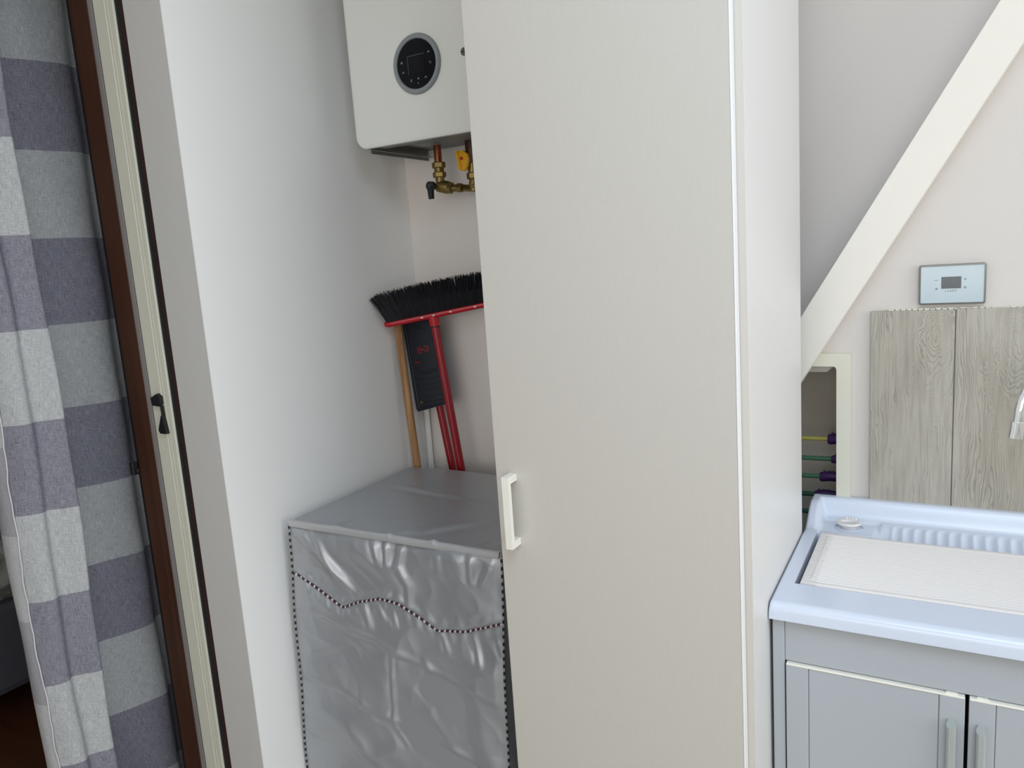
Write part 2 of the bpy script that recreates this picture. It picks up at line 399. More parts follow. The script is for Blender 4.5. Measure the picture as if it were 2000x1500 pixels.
bm = B(); uvl = bm.loops.layers.uv.new('UVMap')
NR = 90; za, zb = FL+.02, .95
grid = []; us = []
acc = 0; 
for i in range(len(pb)):
    if i: acc += math.hypot(pb[i][0]-pb[i-1][0], pb[i][1]-pb[i-1][1])
    us.append(acc)
for j in range(NR+1):
    t = j/NR; z = za + (zb-za)*t; row = []
    for i in range(len(pb)):
        k = t**1.0
        x = pb[i][0]*(1-k) + pt[i][0]*k; y = pb[i][1]*(1-k) + pt[i][1]*k
        x += .006*math.sin(z*5.1 + us[i]*14) + .0025*math.sin(z*17 + us[i]*40); y += .004*math.sin(z*4.0 + us[i]*9)
        if i < 6: y += .004*math.sin(z*26) + .003*math.sin(z*11+1)
        row.append(bm.verts.new((x, y, Z(z))))
    grid.append(row)
for j in range(NR):
    for i in range(len(pb)-1):
        f = bm.faces.new((grid[j][i], grid[j][i+1], grid[j+1][i+1], grid[j+1][i])); f.smooth = True
        for l, (a, b) in zip(f.loops, ((i, j), (i+1, j), (i+1, j+1), (i, j+1))): l[uvl].uv = (us[a], za + (zb-za)*b/NR + 2)
o = obj('fabric', bm, 'curtain', cu, smooth=True)
for p in o.data.polygons: p.use_smooth = True
md = o.modifiers.new('thickness', 'SOLIDIFY'); md.thickness = .0015
# stitched hem along the near edge
bm = B(); hp = []
ei = 34
for j in range(NR+1):
    t = j/NR; z = za+(zb-za)*t
    x = pb[ei][0]*(1-t) + pt[ei][0]*t + .006*math.sin(z*5.1 + us[ei]*14) + .0025*math.sin(z*17 + us[ei]*40) + .0045; y = pb[ei][1]*(1-t) + pt[ei][1]*t + .004*math.sin(z*4.0 + us[ei]*9)
    hp.append((x, y, z))
tube(bm, [(a+.0006*math.sin(c*60), b-.003+.0012*math.sin(c*31)+.001*math.sin(c*77), c) for a, b, c in hp], .0016, 8); obj('hem', bm, 'hem', cu, smooth=True)

# bed seen in the dark bedroom
bd = thing('bed', 'grey upholstered bed corner with patterned cover, in the dark room behind the curtain', 'bed', (-3.0, .6, FL))
obj('bed_base', onebox(-3.9, -2.75, -.9, 1.55, FL+.10, FL+.42, .03), 'bedgrey', bd)
def m_quilt():
    m = NT('patterned_quilt'); p, x = m.pos()
    f = m.noise(p, sc=14, detail=4, rough=.6); m.val(m.b.inputs['Base Color'], m.mix(m.ramp(f, .42, .58), lin((120, 122, 112)), lin((190, 190, 186)))); m.b.inputs['Roughness'].default_value = .9
    m.bump(f, .4, .01); return m.m
obj('quilt', onebox(-3.92, -2.735, -.92, 1.57, FL+.42, FL+.62, .05, 3), m_quilt(), bd)
for x, y in ((-3.8, -.8), (-2.85, -.8), (-3.8, 1.45), (-2.85, 1.45)):
    bm = B(); cyl(bm, (x, y, FL), (x, y, FL+.11), .025); obj('foot', bm, 'blackrubber', bd)

# ------------------------------------------------------------------ closet: side panel, door, handle
cl = thing('closet', 'tall cream closet door with white side panel in front of the boiler niche', 'closet', (-.5, 1.13, FL))
bm = B(); box(bm, -.2725, -.2545, 1.140, 1.600, FL+.005, CE-.01, .0008); obj('side_panel', bm, 'panel', cl)
bm = B(); box(bm, -.2723, -.2547, 1.1392, 1.1399, FL+.005, CE-.01); obj('shaded_front_edge', bm, 'door', cl)  # thin cover in the greyer door tone paints the shade on the panel front
dd = obj('door', onebox(-.6955, -.2690, 1.120, 1.138, FL+.06, CE-.02, .0008), 'door', cl)
bm = B(); box(bm, -.2688, -.2664, 1.1195, 1.1378, FL+.06, CE-.02, .0004); obj('lit_side_edge', bm, 'edge', dd)  # side edge painted lighter than the door, as the light strikes it
bm = B()
prism(bm, [(1.1195, -.374), (1.0885, -.374), (1.0885, -.505), (1.1195, -.505), (1.1195, -.492), (1.0975, -.492), (1.0975, -.387), (1.1195, -.387)], 'x', -.6665, -.6535)
bevel_all(bm, .001, 2)
obj('handle', bm, 'creamwhite', dd)
bm = B(); box(bm, -.6955, -.269, 1.16, 1.72, FL+.002, FL+.06); obj('plinth', bm, 'panel', cl)

# ------------------------------------------------------------------ boiler
bo = thing('boiler', 'white wall-hung boiler with round black control dial in the niche', 'boiler', (-1.12, 1.89, .295))
bx0, bx1, by0, bz0, bz1 = -1.330, -.910, 1.580, .297, 1.00
bm = B()
out = rrect(bx0, bx1, bz0, bz1, .034, 10)
inn = rrect(bx0+.004, bx1-.004, bz0+.004, bz1-.004, .030, 10)
n = len(out)
prof = [(inn, by0), (out, by0+.004), (out, 1.888)]
def scl(pl, d): return rrect(bx0+d, bx1-d, bz0+d, bz1-d, max(.034-d, .004), 10)
loops = []
for d, y in ((.012, by0), (.006, by0+.0008), (.002, by0+.003), (0, by0+.007), (0, 1.888)):
    loops.append([bm.verts.new((u, y, Z(v))) for u, v in scl(out, d)])
bm.faces.new(loops[0])
for a, b in zip(loops, loops[1:]):
    for i in range(n): bm.faces.new((a[i], b[i], b[(i+1) % n], a[(i+1) % n]))
# open underside: cut the bottom away behind the front lip
kill = [f for f in bm.faces if f.calc_center_median().z < Z(bz0+.002) and f.calc_center_median().y > by0+.1]
bmesh.ops.delete(bm, geom=kill, context='FACES')
o = obj('casing', bm, 'boiler', bo, smooth=30); md = o.modifiers.new('sheet', 'SOLIDIFY'); md.thickness = .0015; md.offset = -1
bm = B()
box(bm, bx0+.012, bx1-.012, by0+.03, 1.886, bz0+.024, bz0+.030)
box(bm, bx0+.05, bx1-.05, by0+.02, by0+.06, bz0+.004, bz0+.024, .002)
box(bm, bx0+.10, bx1-.05, by0+.10, by0+.16, bz0+.010, bz0+.026, .002)
box(bm, bx0+.006, bx0+.010, by0+.05, 1.885, bz0-.004, bz0+.03)
obj('base_plate', bm, 'boilerunder', bo)
cx, cz = -1.1165, .4715
def disc(bm, x, z, r, y0, y1, seg=64, r2=None): cyl(bm, (x, y0, z), (x, y1, z), r, seg, r2)
bm = B()
R0 = [(.0690, by0-.0005), (.0690, by0-.004), (.066, by0-.0075), (.058, by0-.0065), (.0565, by0-.004), (.0565, by0-.0005)]
rg = [[bm.verts.new((cx + r*math.cos(2*math.pi*k/64), y, Z(cz) + r*math.sin(2*math.pi*k/64))) for k in range(64)] for r, y in R0]
for i in range(len(rg)):
    a, b = rg[i], rg[(i+1) % len(rg)]
    for k in range(64): bm.faces.new((a[k], a[(k+1) % 64], b[(k+1) % 64], b[k]))
cpn = obj('control_panel', onebox(cx-.001, cx+.001, by0-.001, by0-.0005, cz-.001, cz+.001), 'blackgloss', bo)
bm2 = B(); disc(bm2, cx, cz, .0565, by0-.0045, by0-.0005); me = bpy.data.meshes.new('dial'); bm2.to_mesh(me); bm2.free(); me.materials.append(M['blackgloss'])
cpn.data = me
obj('bezel', bm, 'ring', cpn, smooth=30)
obj('display', onebox(cx-.024, cx+.024, by0-.0052, by0-.0044, cz-.022, cz+.020, .0002), 'screen', cpn)
bm = B()
for a0, a1, b0, b1 in ((cx-.0245, cx-.0238, cz-.022, cz+.020), (cx-.0245, cx+.0245, cz+.0195, cz+.0202)): box(bm, a0, a1, by0-.0055, by0-.0044, b0, b1)
obj('display_rim', bm, 'greymark', cpn)
for mx, mz, k in ((-.042, .008, 'n'), (-.040, -.014, 'v'), (-.018, -.036, '0'), (.003, -.034, 'd'), (.0015, -.0445, '1'), (.025, -.034, 'v'), (.040, -.004, 'c'), (.038, .021, 'v')):
    bm = B(); yy0, yy1 = by0-.0051, by0-.0044
    if k == 'v':
        for s in (-1, 1): prism(bm, [(cx+mx, cz+mz+.0022), (cx+mx+s*.0032, cz+mz-.0012), (cx+mx+s*.0032, cz+mz-.0024), (cx+mx, cz+mz+.0008)], 'y', yy0, yy1)
    elif k in '0c':
        q = 18 if k == '0' else 12
        rx, rz = (.0014, .0028) if k == '0' else (.0026, .0026)
        tube(bm, [(cx+mx+rx*math.cos(2*math.pi*i/18-1.2), by0-.0047, cz+mz+rz*math.sin(2*math.pi*i/18-1.2)) for i in range(q+1)], .0004, 6)
    elif k == '1': box(bm, cx+mx-.0005, cx+mx+.0005, yy0, yy1, cz+mz-.0022, cz+mz+.0022)
    elif k == 'd': disc(bm, cx+mx, cz+mz, .0018, yy0, yy1, 16)
    else:
        box(bm, cx+mx-.0026, cx+mx-.0018, yy0, yy1, cz+mz-.002, cz+mz+.0024); box(bm, cx+mx-.0018, cx+mx+.002, yy0, yy1, cz+mz+.0006, cz+mz+.0024); box(bm, cx+mx+.0012, cx+mx+.002, yy0, yy1, cz+mz-.0024, cz+mz+.001)
    obj('button_mark', bm, 'mark', cpn)
bm = B(); disc(bm, -.981, .4745, .013, by0-.002, by0-.0003, 32)
sk = obj('lock_surround', bm, 'boiler', bo, smooth=30)
bm = B(); disc(bm, -.981, .4745, .009, by0-.0035, by0-.0018, 32); obj('lock_screw', bm, 'steel', sk, smooth=30)
bm = B(); box(bm, -.988, -.974, by0-.0040, by0-.0034, .4737, .4753); obj('slot', bm, 'blackrubber', sk)

# ------------------------------------------------------------------ pipes and valves below the boiler
def hexnut(bm, a, b, r):
    tube(bm, [a, tuple(a[i]*.85+b[i]*.15 for i in range(3)), tuple(a[i]*.15+b[i]*.85 for i in range(3)), b], [r*.88, r, r, r*.88], 6)
wv = thing('water_valve', 'brass water valve with black lever on a copper pipe under the boiler', 'valve', (-1.22, 1.89, .2))
PX, PY = -1.2185, 1.785
bm = B(); tube(bm, [(PX, PY, .335), (PX-.001, PY, .262)], .0105, 20); obj('copper_pipe', bm, 'copper', wv, smooth=30)
bm = B(); hexnut(bm, (PX, PY, .270), (PX, PY, .254), .0185); obj('compression_nut', bm, 'brass', wv)
bm = B(); cyl(bm, (PX, PY, .255), (PX, PY, .243), .0135); hexnut(bm, (PX, PY, .244), (PX, PY, .229), .0185)
cyl(bm, (PX, PY, .230), (PX, PY, .205), .0125)
tube(bm, [(PX-.012, PY, .203), (PX, PY, .206), (PX+.02, PY+.004, .201), (PX+.03, PY+.006, .199)], [.012, .017, .0175, .015], 20)
hexnut(bm, (PX+.022, PY+.004, .2005), (PX+.034, PY+.006, .198), .0175)
tube(bm, [(PX+.034, PY+.006, .198), (PX+.062, PY+.01, .196)], .0095, 16)
hexnut(bm, (PX+.050, PY+.008, .197), (PX+.064, PY+.01, .196), .0135)
tube(bm, [(PX+.062, PY+.01, .196), (PX+.072, PY+.03, .195), (PX+.074, PY+.104, .195)], [.009, .0095, .0095], 16)
obj('valve_body', bm, 'brass', wv, smooth=30)
bm = B()
cyl(bm, (PX-.014, PY-.032, .207), (PX-.014, PY-.018, .207), .0125, 24)
prism(bm, [(PX-.022, .207), (PX-.006, .207), (PX-.007, .172), (PX-.019, .172)], 'y', PY-.034, PY-.024)
cyl(bm, (PX-.013, PY-.02, .206), (PX-.008, PY-.002, .206), .006, 16)
lv = obj('lever', bm, 'blacklever', wv, smooth=30)
bm = B(); cyl(bm, (PX-.014, PY-.0335, .207), (PX-.014, PY-.031, .207), .0035, 6); obj('lever_screw', bm, 'steel', lv)

gv = thing('gas_valve', 'brass gas valve with yellow lever beside the closet door edge, under the boiler', 'valve', (-1.12, 1.89, .2))
GX, GY = -1.118, 1.795
bm = B(); tube(bm, [(GX, GY, .335), (GX, GY, .255)], .015, 20); obj('supply_pipe', bm, simple('dull_brown_copper', (92, 66, 58), .45, metal=.7, nscale=50, var=.2), gv, smooth=30)
bm = B()
hexnut(bm, (GX, GY, .232), (GX, GY, .215), .0165)
tube(bm, [(GX, GY, .262), (GX, GY, .232)], [.014, .012], 20); tube(bm, [(GX, GY, .216), (GX, GY, .205), (GX, GY, .184)], [.010, .012, .0115], 20)
tube(bm, [(GX, GY, .196), (GX+.03, GY+.005, .196), (GX+.06, GY+.01, .197)], [.0125, .014, .014], 16)
tube(bm, [(GX, GY, .192), (GX-.006, GY+.05, .19), (GX-.006, GY+.094, .19)], .009, 12)
obj('valve_body', bm, 'brass', gv, smooth=30)
bm = B()
prism(bm, [(GX-.022, .287), (GX-.004, .287), (GX+.008, .278), (GX+.011, .266), (GX+.006, .246), (GX-.002, .236), (GX-.012, .236), (GX-.019, .252)], 'y', GY-.036, GY-.026)
prism(bm, [(GX-.024, .288), (GX-.018, .288), (GX-.010, .236), (GX-.018, .238)], 'y', GY-.040, GY-.018)
bevel_all(bm, .0015, 2)
lv = obj('lever', bm, 'yellow', gv)
bm = B(); cyl(bm, (GX-.008, GY-.039, .267), (GX-.008, GY-.034, .267), .004, 12); obj('lever_screw', bm, 'red', lv, smooth=30)
bm = B(); cyl(bm, (GX, GY-.03, .262), (GX, GY-.01, .26), .006, 12); obj('spindle', bm, 'steel', gv, smooth=30)

# ------------------------------------------------------------------ washing machine under its cover
wc = thing('washing_machine_cover', 'silver grey fabric cover draped over the washing machine in the niche', 'cover', (-1.07, 1.49, FL))
cxl, cxr, cyf, cyb, ct = -1.372, -.776, 1.247, 1.733, -.590
SEAM = [(-1.373, -.722), (-1.305, -.752), (-1.228, -.788), (-1.175, -.764), (-1.112, -.746), (-1.061, -.749), (-1.005, -.770), (-.957, -.793), (-.880, -.781), (-.783, -.742)]
def seam_z(x):
    S = SEAM
    if x <= S[0][0]: return S[0][1]
    for (a, za_), (b, zb_) in zip(S, S[1:]):
        if x <= b: return za_ + (zb_-za_)*(x-a)/(b-a)
    return S[-1][1]
def lf(z):                                    # left / right outline: flares towards the floor
    t = max(0, (ct - z)/.86); return cxl - .004*t*3 - .024*t + .003*math.sin(z*17)*min(1, t*4)
def rt(z):
    t = max(0, (ct - z)/.86); return cxr - .030*t - .002*math.sin(z*13)*min(1, t*4)
def gauss(v, s): return math.exp(-(v/s)**2)
def fold(x, z, x0, z0, x1, z1, w, amp):
    """raised crease along a segment"""
    dx, dz = x1-x0, z1-z0; L2 = dx*dx+dz*dz; t = ((x-x0)*dx+(z-z0)*dz)/L2
    tc = min(1, max(0, t)); px, pz = x0+dx*tc, z0+dz*tc
    sgn = 1 if (x-px)*dz-(z-pz)*dx > 0 else -1
    d = math.hypot(x-px, z-pz); taper = math.sin(math.pi*min(1, max(0, tc)))**.5 if 0 < tc < 1 else 0
    return amp*gauss(d, w)*(.25+.75*taper) - .5*amp*gauss(d-w*1.6, w)*taper*(1 if sgn > 0 else 0)
FOLDS = [(-1.335, -.605, -1.185, -.745, .012, .011), (-1.30, -.60, -1.23, -.70, .010, .006), (-1.36, -.60, -1.31, -.66, .010, .006),
         (-1.11, -.60, -1.095, -.66, .008, .006), (-1.075, -.60, -1.075, -.665, .007, .006), (-1.03, -.605, -1.045, -.66, .010, .007),
         (-1.045, -.655, -1.015, -.705, .012, .008), (-1.02, -.70, -1.03, -.755, .008, .007), (-.93, -.61, -.935, -.65, .008, .005),
         (-.845, -.60, -.85, -.665, .008, .006), (-.80, -.62, -.83, -.67, .010, .006), (-1.09, -.74, -1.075, -.72, .005, .003),
         (-1.16, -.765, -1.145, -.825, .008, .006), (-1.12, -.76, -1.10, -.80, .007, .005), (-1.08, -.765, -1.065, -.81, .006, .004),
         (-.94, -.80, -.93, -.84, .006, .004), (-.86, -.79, -.845, -.85, .007, .006), (-.80, -.78, -.785, -.82, .006, .004),
         (-1.085, -.865, -1.10, -1.06, .006, .005), (-1.10, -1.05, -1.06, -1.10, .008, .004), (-1.38, -.80, -.80, -.925, .009, .004),
         (-1.38, -.985, -.80, -1.10, .010, .004), (-.86, -.92, -.83, -1.15, .03, .008), (-1.0, -.86, -.92, -.99, .010, .003),
         (-1.36, -.93, -1.2, -.87, .012, .003), (-.82, -1.05, -.84, -1.25, .02, .006), (-1.25, -1.1, -1.05, -1.25, .02, .004)]
def ss_(a, b, v):
    t = min(1, max(0, (v-a)/(b-a))); return t*t*(3-2*t)
def front_y(x, z):
    d = 0
    for f in FOLDS: d += fold(x, z, *f)
    nz = MN.noise(Vector((x*7, z*9, 1.3))) ; n2 = MN.noise(Vector((x*16+z*6, z*15, 5.1)))
    d += .012*(.5-abs(nz)) + .0045*(.5-abs(n2)) - .006
    d += .003*math.sin(x*9+z*5) + .002*math.sin(x*21-z*13)
    dt = ct-z; d += .010*ss_(0, .030, dt)*(1-ss_(.035, .115+.02*math.sin(x*23), dt)) + .005*math.sin(x*13+z*22)*math.sin(z*19-x*7)
    puff = gauss(z - seam_z(x), .004)*(-.004) + gauss(z-seam_z(x)-.012, .009)*.003      # fabric gathered at the stitched seam
    d += puff + .0012*math.sin(x*210)*gauss(z-seam_z(x)+.014, .012) + .0010*math.sin(x*160+1)*gauss(z-seam_z(x)-.02, .014)
    ed = min(1, (ct-z)/.012) * min(1, (x-lf(z))/.02 + .0) * min(1, (rt(z)-x)/.02 + .0)
    sag = .010*min(1, (ct-z)/.5)
    return cyf - max(-.006, d)*max(0, ed) - sag
bm = B(); NX, NZ = 200, 240
zb_ = FL+.01
g = []
for j in range(NZ+1):
    z = ct - (ct-zb_)*(j/NZ)**1.15
    g.append([bm.verts.new((lf(z)+(rt(z)-lf(z))*i/NX, front_y(lf(z)+(rt(z)-lf(z))*i/NX, z), Z(z))) for i in range(NX+1)])
for j in range(NZ):
    for i in range(NX): bm.faces.new((g[j][i], g[j][i+1], g[j+1][i+1], g[j+1][i]))
# top
NY = 70; tp = [g[0]]
for j in range(1, NY+1):
    y = cyf + (cyb-cyf)*j/NY; row = []
    for i in range(NX+1):
        x = lf(ct)+(rt(ct)-lf(ct))*i/NX
        h = .0022*math.sin(x*7+y*6)+.0012*math.sin(x*17-y*9)
        h += fold(x, y, -1.28, 1.56, -.98, 1.52, .012, .0035) + fold(x, y, -1.03, 1.27, -.90, 1.40, .014, .004) + fold(x, y, -1.25, 1.26, -1.23, 1.32, .008, .003) + fold(x, y, -1.05, 1.26, -1.0, 1.34, .01, .003) + fold(x, y, -.83, 1.27, -.80, 1.33, .01, .003)
        e = min(1, j/5)*min(1, (NX-i)/8)*min(1, i/8)
        row.append(bm.verts.new((x, y, Z(ct+h*e))))
    tp.append(row)
for j in range(NY):
    for i in range(NX): bm.faces.new((tp[j][i], tp[j+1][i], tp[j+1][i+1], tp[j][i+1]))
# sides and back, following the flare
for side in (0, NX):
    prev = [g[j][side] for j in range(0, NZ+1, 6)]
    zs = [v.co.z-H for v in prev]
    for k in range(1, NY+1, 3):
        y = cyf + (cyb-cyf)*k/NY
        cur = []
        for q, z in enumerate(zs):
            if q == 0: cur.append(tp[k][side] if k <= NY else tp[NY][side]); continue
            x = (lf(z) if side == 0 else rt(z)) + .004*math.sin(y*30+z*9)*min(1, (ct-z)/.1)*(1 if side else .3)
            cur.append(bm.verts.new((max(x, LW+.004), y, Z(z))))
        for q in range(len(zs)-1):
            try: bm.faces.new((prev[q], prev[q+1], cur[q+1], cur[q]))
            except ValueError: pass
        prev = cur
cf = obj('cover_fabric', bm, 'cover', wc, smooth=60)
for p in cf.data.polygons: p.use_smooth = True
# flat hem tape along the top front edge
bm = B(); N = 150; rows = []
for dy, dz in ((.0005, -.0105), (-.0035, -.0105), (-.0040, -.006), (-.0030, .0005), (.0005, .003), (.006, .0035), (.0075, .0010)):
    row = []
    for i in range(N+1):
        x = cxl+.004 + (cxr-cxl-.008)*i/N
        w = .0005*math.sin(x*40) + .0035*gauss(x+1.065, .006) + .0045*gauss(x+.945, .008) + .002*gauss(x+1.22, .008)
        row.append(bm.verts.new((x, cyf+dy-.002, Z(ct+dz+(w if dz > 0 else w*.2)))))
    rows.append(row)
for a, b in zip(rows, rows[1:]):
    for i in range(N): bm.faces.new((a[i], a[i+1], b[i+1], b[i]))
obj('hem_tape', bm, 'band', wc, smooth=60)
# pocket seam piping
sp_ = catmull([(a, b) for a, b in SEAM], 10); sp2 = []
for a, b in SEAM: pass
bm = B(); pts = []
for i in range(181):
    x = SEAM[0][0] + (SEAM[-1][0]-SEAM[0][0])*i/180
    x = max(lf(-.72)+.002, min(rt(-.74)-.002, x))
    z = sum(seam_z(x+dx) for dx in (-.008, -.004, 0, .004, .008))/5
    pts.append((x, front_y(x, z)-.0016, z))
tube(bm, pts, .0028, 8); obj('pocket_piping', bm, 'pipe_h', wc, smooth=60)
for nm, fx, off in (('side_piping', lf, .0), ('side_piping', rt, -.0)):
    bm = B(); pts = []
    for i in range(120):
        z = ct-.006 - (ct-zb_-.01)*i/119
        x = fx(z); pts.append((max(x, LW+.004), front_y(x, z)-.001, z))
    tube(bm, pts, .0024, 8); obj(nm, bm, 'pipe_v', wc, smooth=60)

# ------------------------------------------------------------------ broom, dustpan, wooden pole
br = thing('broom', 'red broom with black bristles standing upside down behind the covered washing machine', 'broom', (-1.16, 1.80, FL))
HL, HR = Vector((-1.398, 1.712, -.163)), Vector((-1.120, 1.840, -.120))       # ends of the head
def hp_(t): return HL.lerp(HR, t)
bm = B()
ax = (HR-HL).normalized(); upv = Vector((0, -.30, 1)); upv = (upv - ax*upv.dot(ax)).normalized(); nv = ax.cross(upv).normalized()
ng = 40; rings = []
for i in range(ng+1):
    t = i/ng; c = hp_(t); e = min(1, (min(t, 1-t)/.035))**.5 if 0 < t < 1 else .35
    hh, ww = .0085*(.5+.5*e), .017*(.45+.55*e)
    ring = []
    for k in range(16):
        a = 2*math.pi*k/16; ca, sa = math.cos(a), math.sin(a)
        ca = math.copysign(abs(ca)**.5, ca); sa = math.copysign(abs(sa)**.5, sa)
        q = c + nv*ca*ww + upv*sa*hh; ring.append(bm.verts.new((q.x, q.y, Z(q.z))))
    rings.append(ring)
for a, b in zip(rings, rings[1:]):
    for k in range(16): bm.faces.new((a[k], a[(k+1) % 16], b[(k+1) % 16], b[k]))
bm.faces.new(rings[0]); bm.faces.new(rings[-1][::-1])
hd = obj('head', bm, 'red', br, smooth=50)
bm = B()
for t in (.36, .47, .63, .86):
    bm = B()
    s = -1 if nv.y > 0 else 1
    q = hp_(t) + nv*s*.0168 + upv*.002
    c = q; box(bm, c.x-.005, c.x+.005, c.y-.0012, c.y+.0014, c.z-.0018, c.z+.0018, .0006); obj('worn_paint', bm, 'creamwhite', hd)
bm = B(); nb = 0
hbt = .085
for row in range(8):
    w = (row/7-.5)*.026
    for i in range(125):
        t = .03 + .94*i/124 + random.uniform(-.003, .003)
        p0 = hp_(t) + nv*w + upv*.006
        side = (t-.5)*2; spread = ax*(side*abs(side)**1.5*.032 + random.uniform(-.004, .004)) + nv*(w*.5 + random.uniform(-.003, .003))
        L = hbt*random.uniform(.95, 1.04) * (1 - .07*abs(side)**3)
        p2 = p0 + upv*L + spread; p1 = p0 + upv*L*.5 + spread*.35
        if p2.x < LW+.004: p2.x = LW+.004 + random.uniform(0, .003)
        if p1.x < LW+.004: p1.x = LW+.004
        tube(bm, [p0, p1, p2], [.0013, .0014, .0008], 4, caps=False)
o = obj('bristles', bm, 'bristle', br); o['kind'] = 'stuff'
# bristle core so that the tuft rows are dense
bm = B()
vs = []
for t in [i/30 for i in range(31)]:
    tt = .03+.94*t; side = (tt-.5)*2; c = hp_(tt); a = c + upv*.005; b = c + upv*(hbt*.60*(1-.07*abs(side)**3)) + ax*side*abs(side)**1.5*.016
    if b.x < LW+.012: b.x = LW+.012
    vs.append([bm.verts.new((v.x, v.y, Z(v.z))) for v in (a - nv*.010, a + nv*.010, b + nv*.014, b - nv*.014)])
for a, b in zip(vs, vs[1:]):
    for k in range(4): bm.faces.new((a[k], a[(k+1) % 4], b[(k+1) % 4], b[k]))
bm.faces.new(vs[0]); bm.faces.new(vs[-1][::-1])
o = obj('tuft_core', bm, 'bristle', br); 
HC = hp_(.46)
bm = B(); tube(bm, [(HC.x, HC.y, HC.z-.006), (HC.x+.002, HC.y+.001, HC.z-.022), (HC.x+.003, HC.y+.001, HC.z-.034)], [.0165, .0155, .0145], 24); obj('ferrule', bm, 'red', br, smooth=40)
A, Bq = Vector((HC.x+.002, HC.y+.001, HC.z-.03)), Vector((-1.138, 1.800, FL+.001))
bm = B(); tube(bm, [A, A.lerp(Bq, .5), Bq], .0118, 20); obj('handle', bm, 'redhandle', br, smooth=40)
bm = B(); tube(bm, [A.lerp(Bq, .0), A.lerp(Bq, .006)], .0127, 20); obj('collar', bm, 'blackrubber', br, smooth=40)

dp = thing('dustpan', 'dark navy dustpan on a red stick, hanging behind the broom', 'dustpan', (-1.2, 1.83, FL))
bm = B(); Y0 = 1.800
pan = [(-1.406, -.150), (-1.290, -.150), (-1.2645, -.408), (-1.376, -.437), (-1.382, -.430)]
prism(bm, pan, 'y', Y0, Y0+.022); bevel_all(bm, .004, 2)
pn = obj('pan', bm, 'dustpan', dp, smooth=40)
bm = B()
def pp(u, v):                                  # u across, v down the pan, 0..1
    t = Vector((-1.404, -.150)).lerp(Vector((-1.292, -.150)), u); b_ = Vector((-1.374, -.432)).lerp(Vector((-1.267, -.410)), u); q = t.lerp(b_, v); return (q.x, Y0-.0004, q.y)
for v in (.62, .68, .74, .80, .87, .93):
    tube(bm, [pp(.08+.2*(v > .8), v), pp(.5, v+.004), pp(.95, v)], .0013, 6)
tube(bm, [pp(.08, .55), pp(.3, .60), pp(.55, .61), pp(.8, .59), pp(.95, .54)], .0018, 6)
tube(bm, [pp(.15, .28), pp(.3, .16), pp(.5, .12), pp(.7, .16), pp(.85, .28)], .0016, 6)
tube(bm, [pp(.04, .02), pp(.04, .98), pp(.96, .98)], .002, 6)
obj('ribs', bm, 'dustpan', pn, smooth=40)
bm = B()
def chev(u0, v0, du, dv):
    a = [pp(u0-du, v0-dv), pp(u0+du, v0-dv), pp(u0+du, v0+dv), pp(u0-du, v0+dv)]
    return [(q[0], q[2]) for q in a]
for (u0, v0, du, dv) in ((.38, .345, .06, .006), (.38, .395, .06, .006), (.335, .37, .018, .024), (.60, .33, .07, .006), (.60, .38, .06, .006), (.665, .355, .018, .024), (.49, .36, .07, .006), (.40, .37, .05, .004)):
    prism(bm, chev(u0, v0, du, dv), 'y', Y0-.0008, Y0+.001)
obj('printed_logo', bm, 'redlogo', pn)
bm = B()
for (u0, v0, du, dv) in ((.22, .49, .05, .006), (.29, .495, .05, .006)):
    prism(bm, chev(u0, v0, du, dv), 'y', Y0-.0008, Y0+.001)
obj('printed_logo', bm, 'redlogo', pn)
bm = B(); q = pp(.10, .92); disc(bm, q[0]+.006, q[2], .0045, Y0-.0012, Y0+.001, 20); obj('rivet', bm, 'brass', pn, smooth=40)
A, Bq = Vector((-1.345, 1.850, -.20)), Vector((-1.185, 1.858, FL+.001))
A, Bq = Vector((-1.336, 1.836, -.33)), Vector((-1.170, 1.836, FL+.001))
bm = B(); tube(bm, [A, Bq], .0112, 20); obj('stick', bm, 'redhandle', dp, smooth=40)

bm = B(); tube(bm, [(-1.3925, 1.756, -.10), (-1.3775, 1.756, -.38), (-1.3615, 1.757, -.65), (-1.314, 1.759, FL+.001)], .0115, 20)
tag(obj('wooden_pole', bm, 'oak', smooth=40), 'light brown wooden pole leaning in the corner left of the dustpan', 'pole')
bm = B(); tube(bm, [(LW+.010, 1.874, -.30), (LW+.010, 1.874, FL)], .0085, 16)
tag(obj('painted_pipe', bm, 'wall', smooth=40), 'thin white painted pipe running down the niche corner behind the poles', 'pipe')

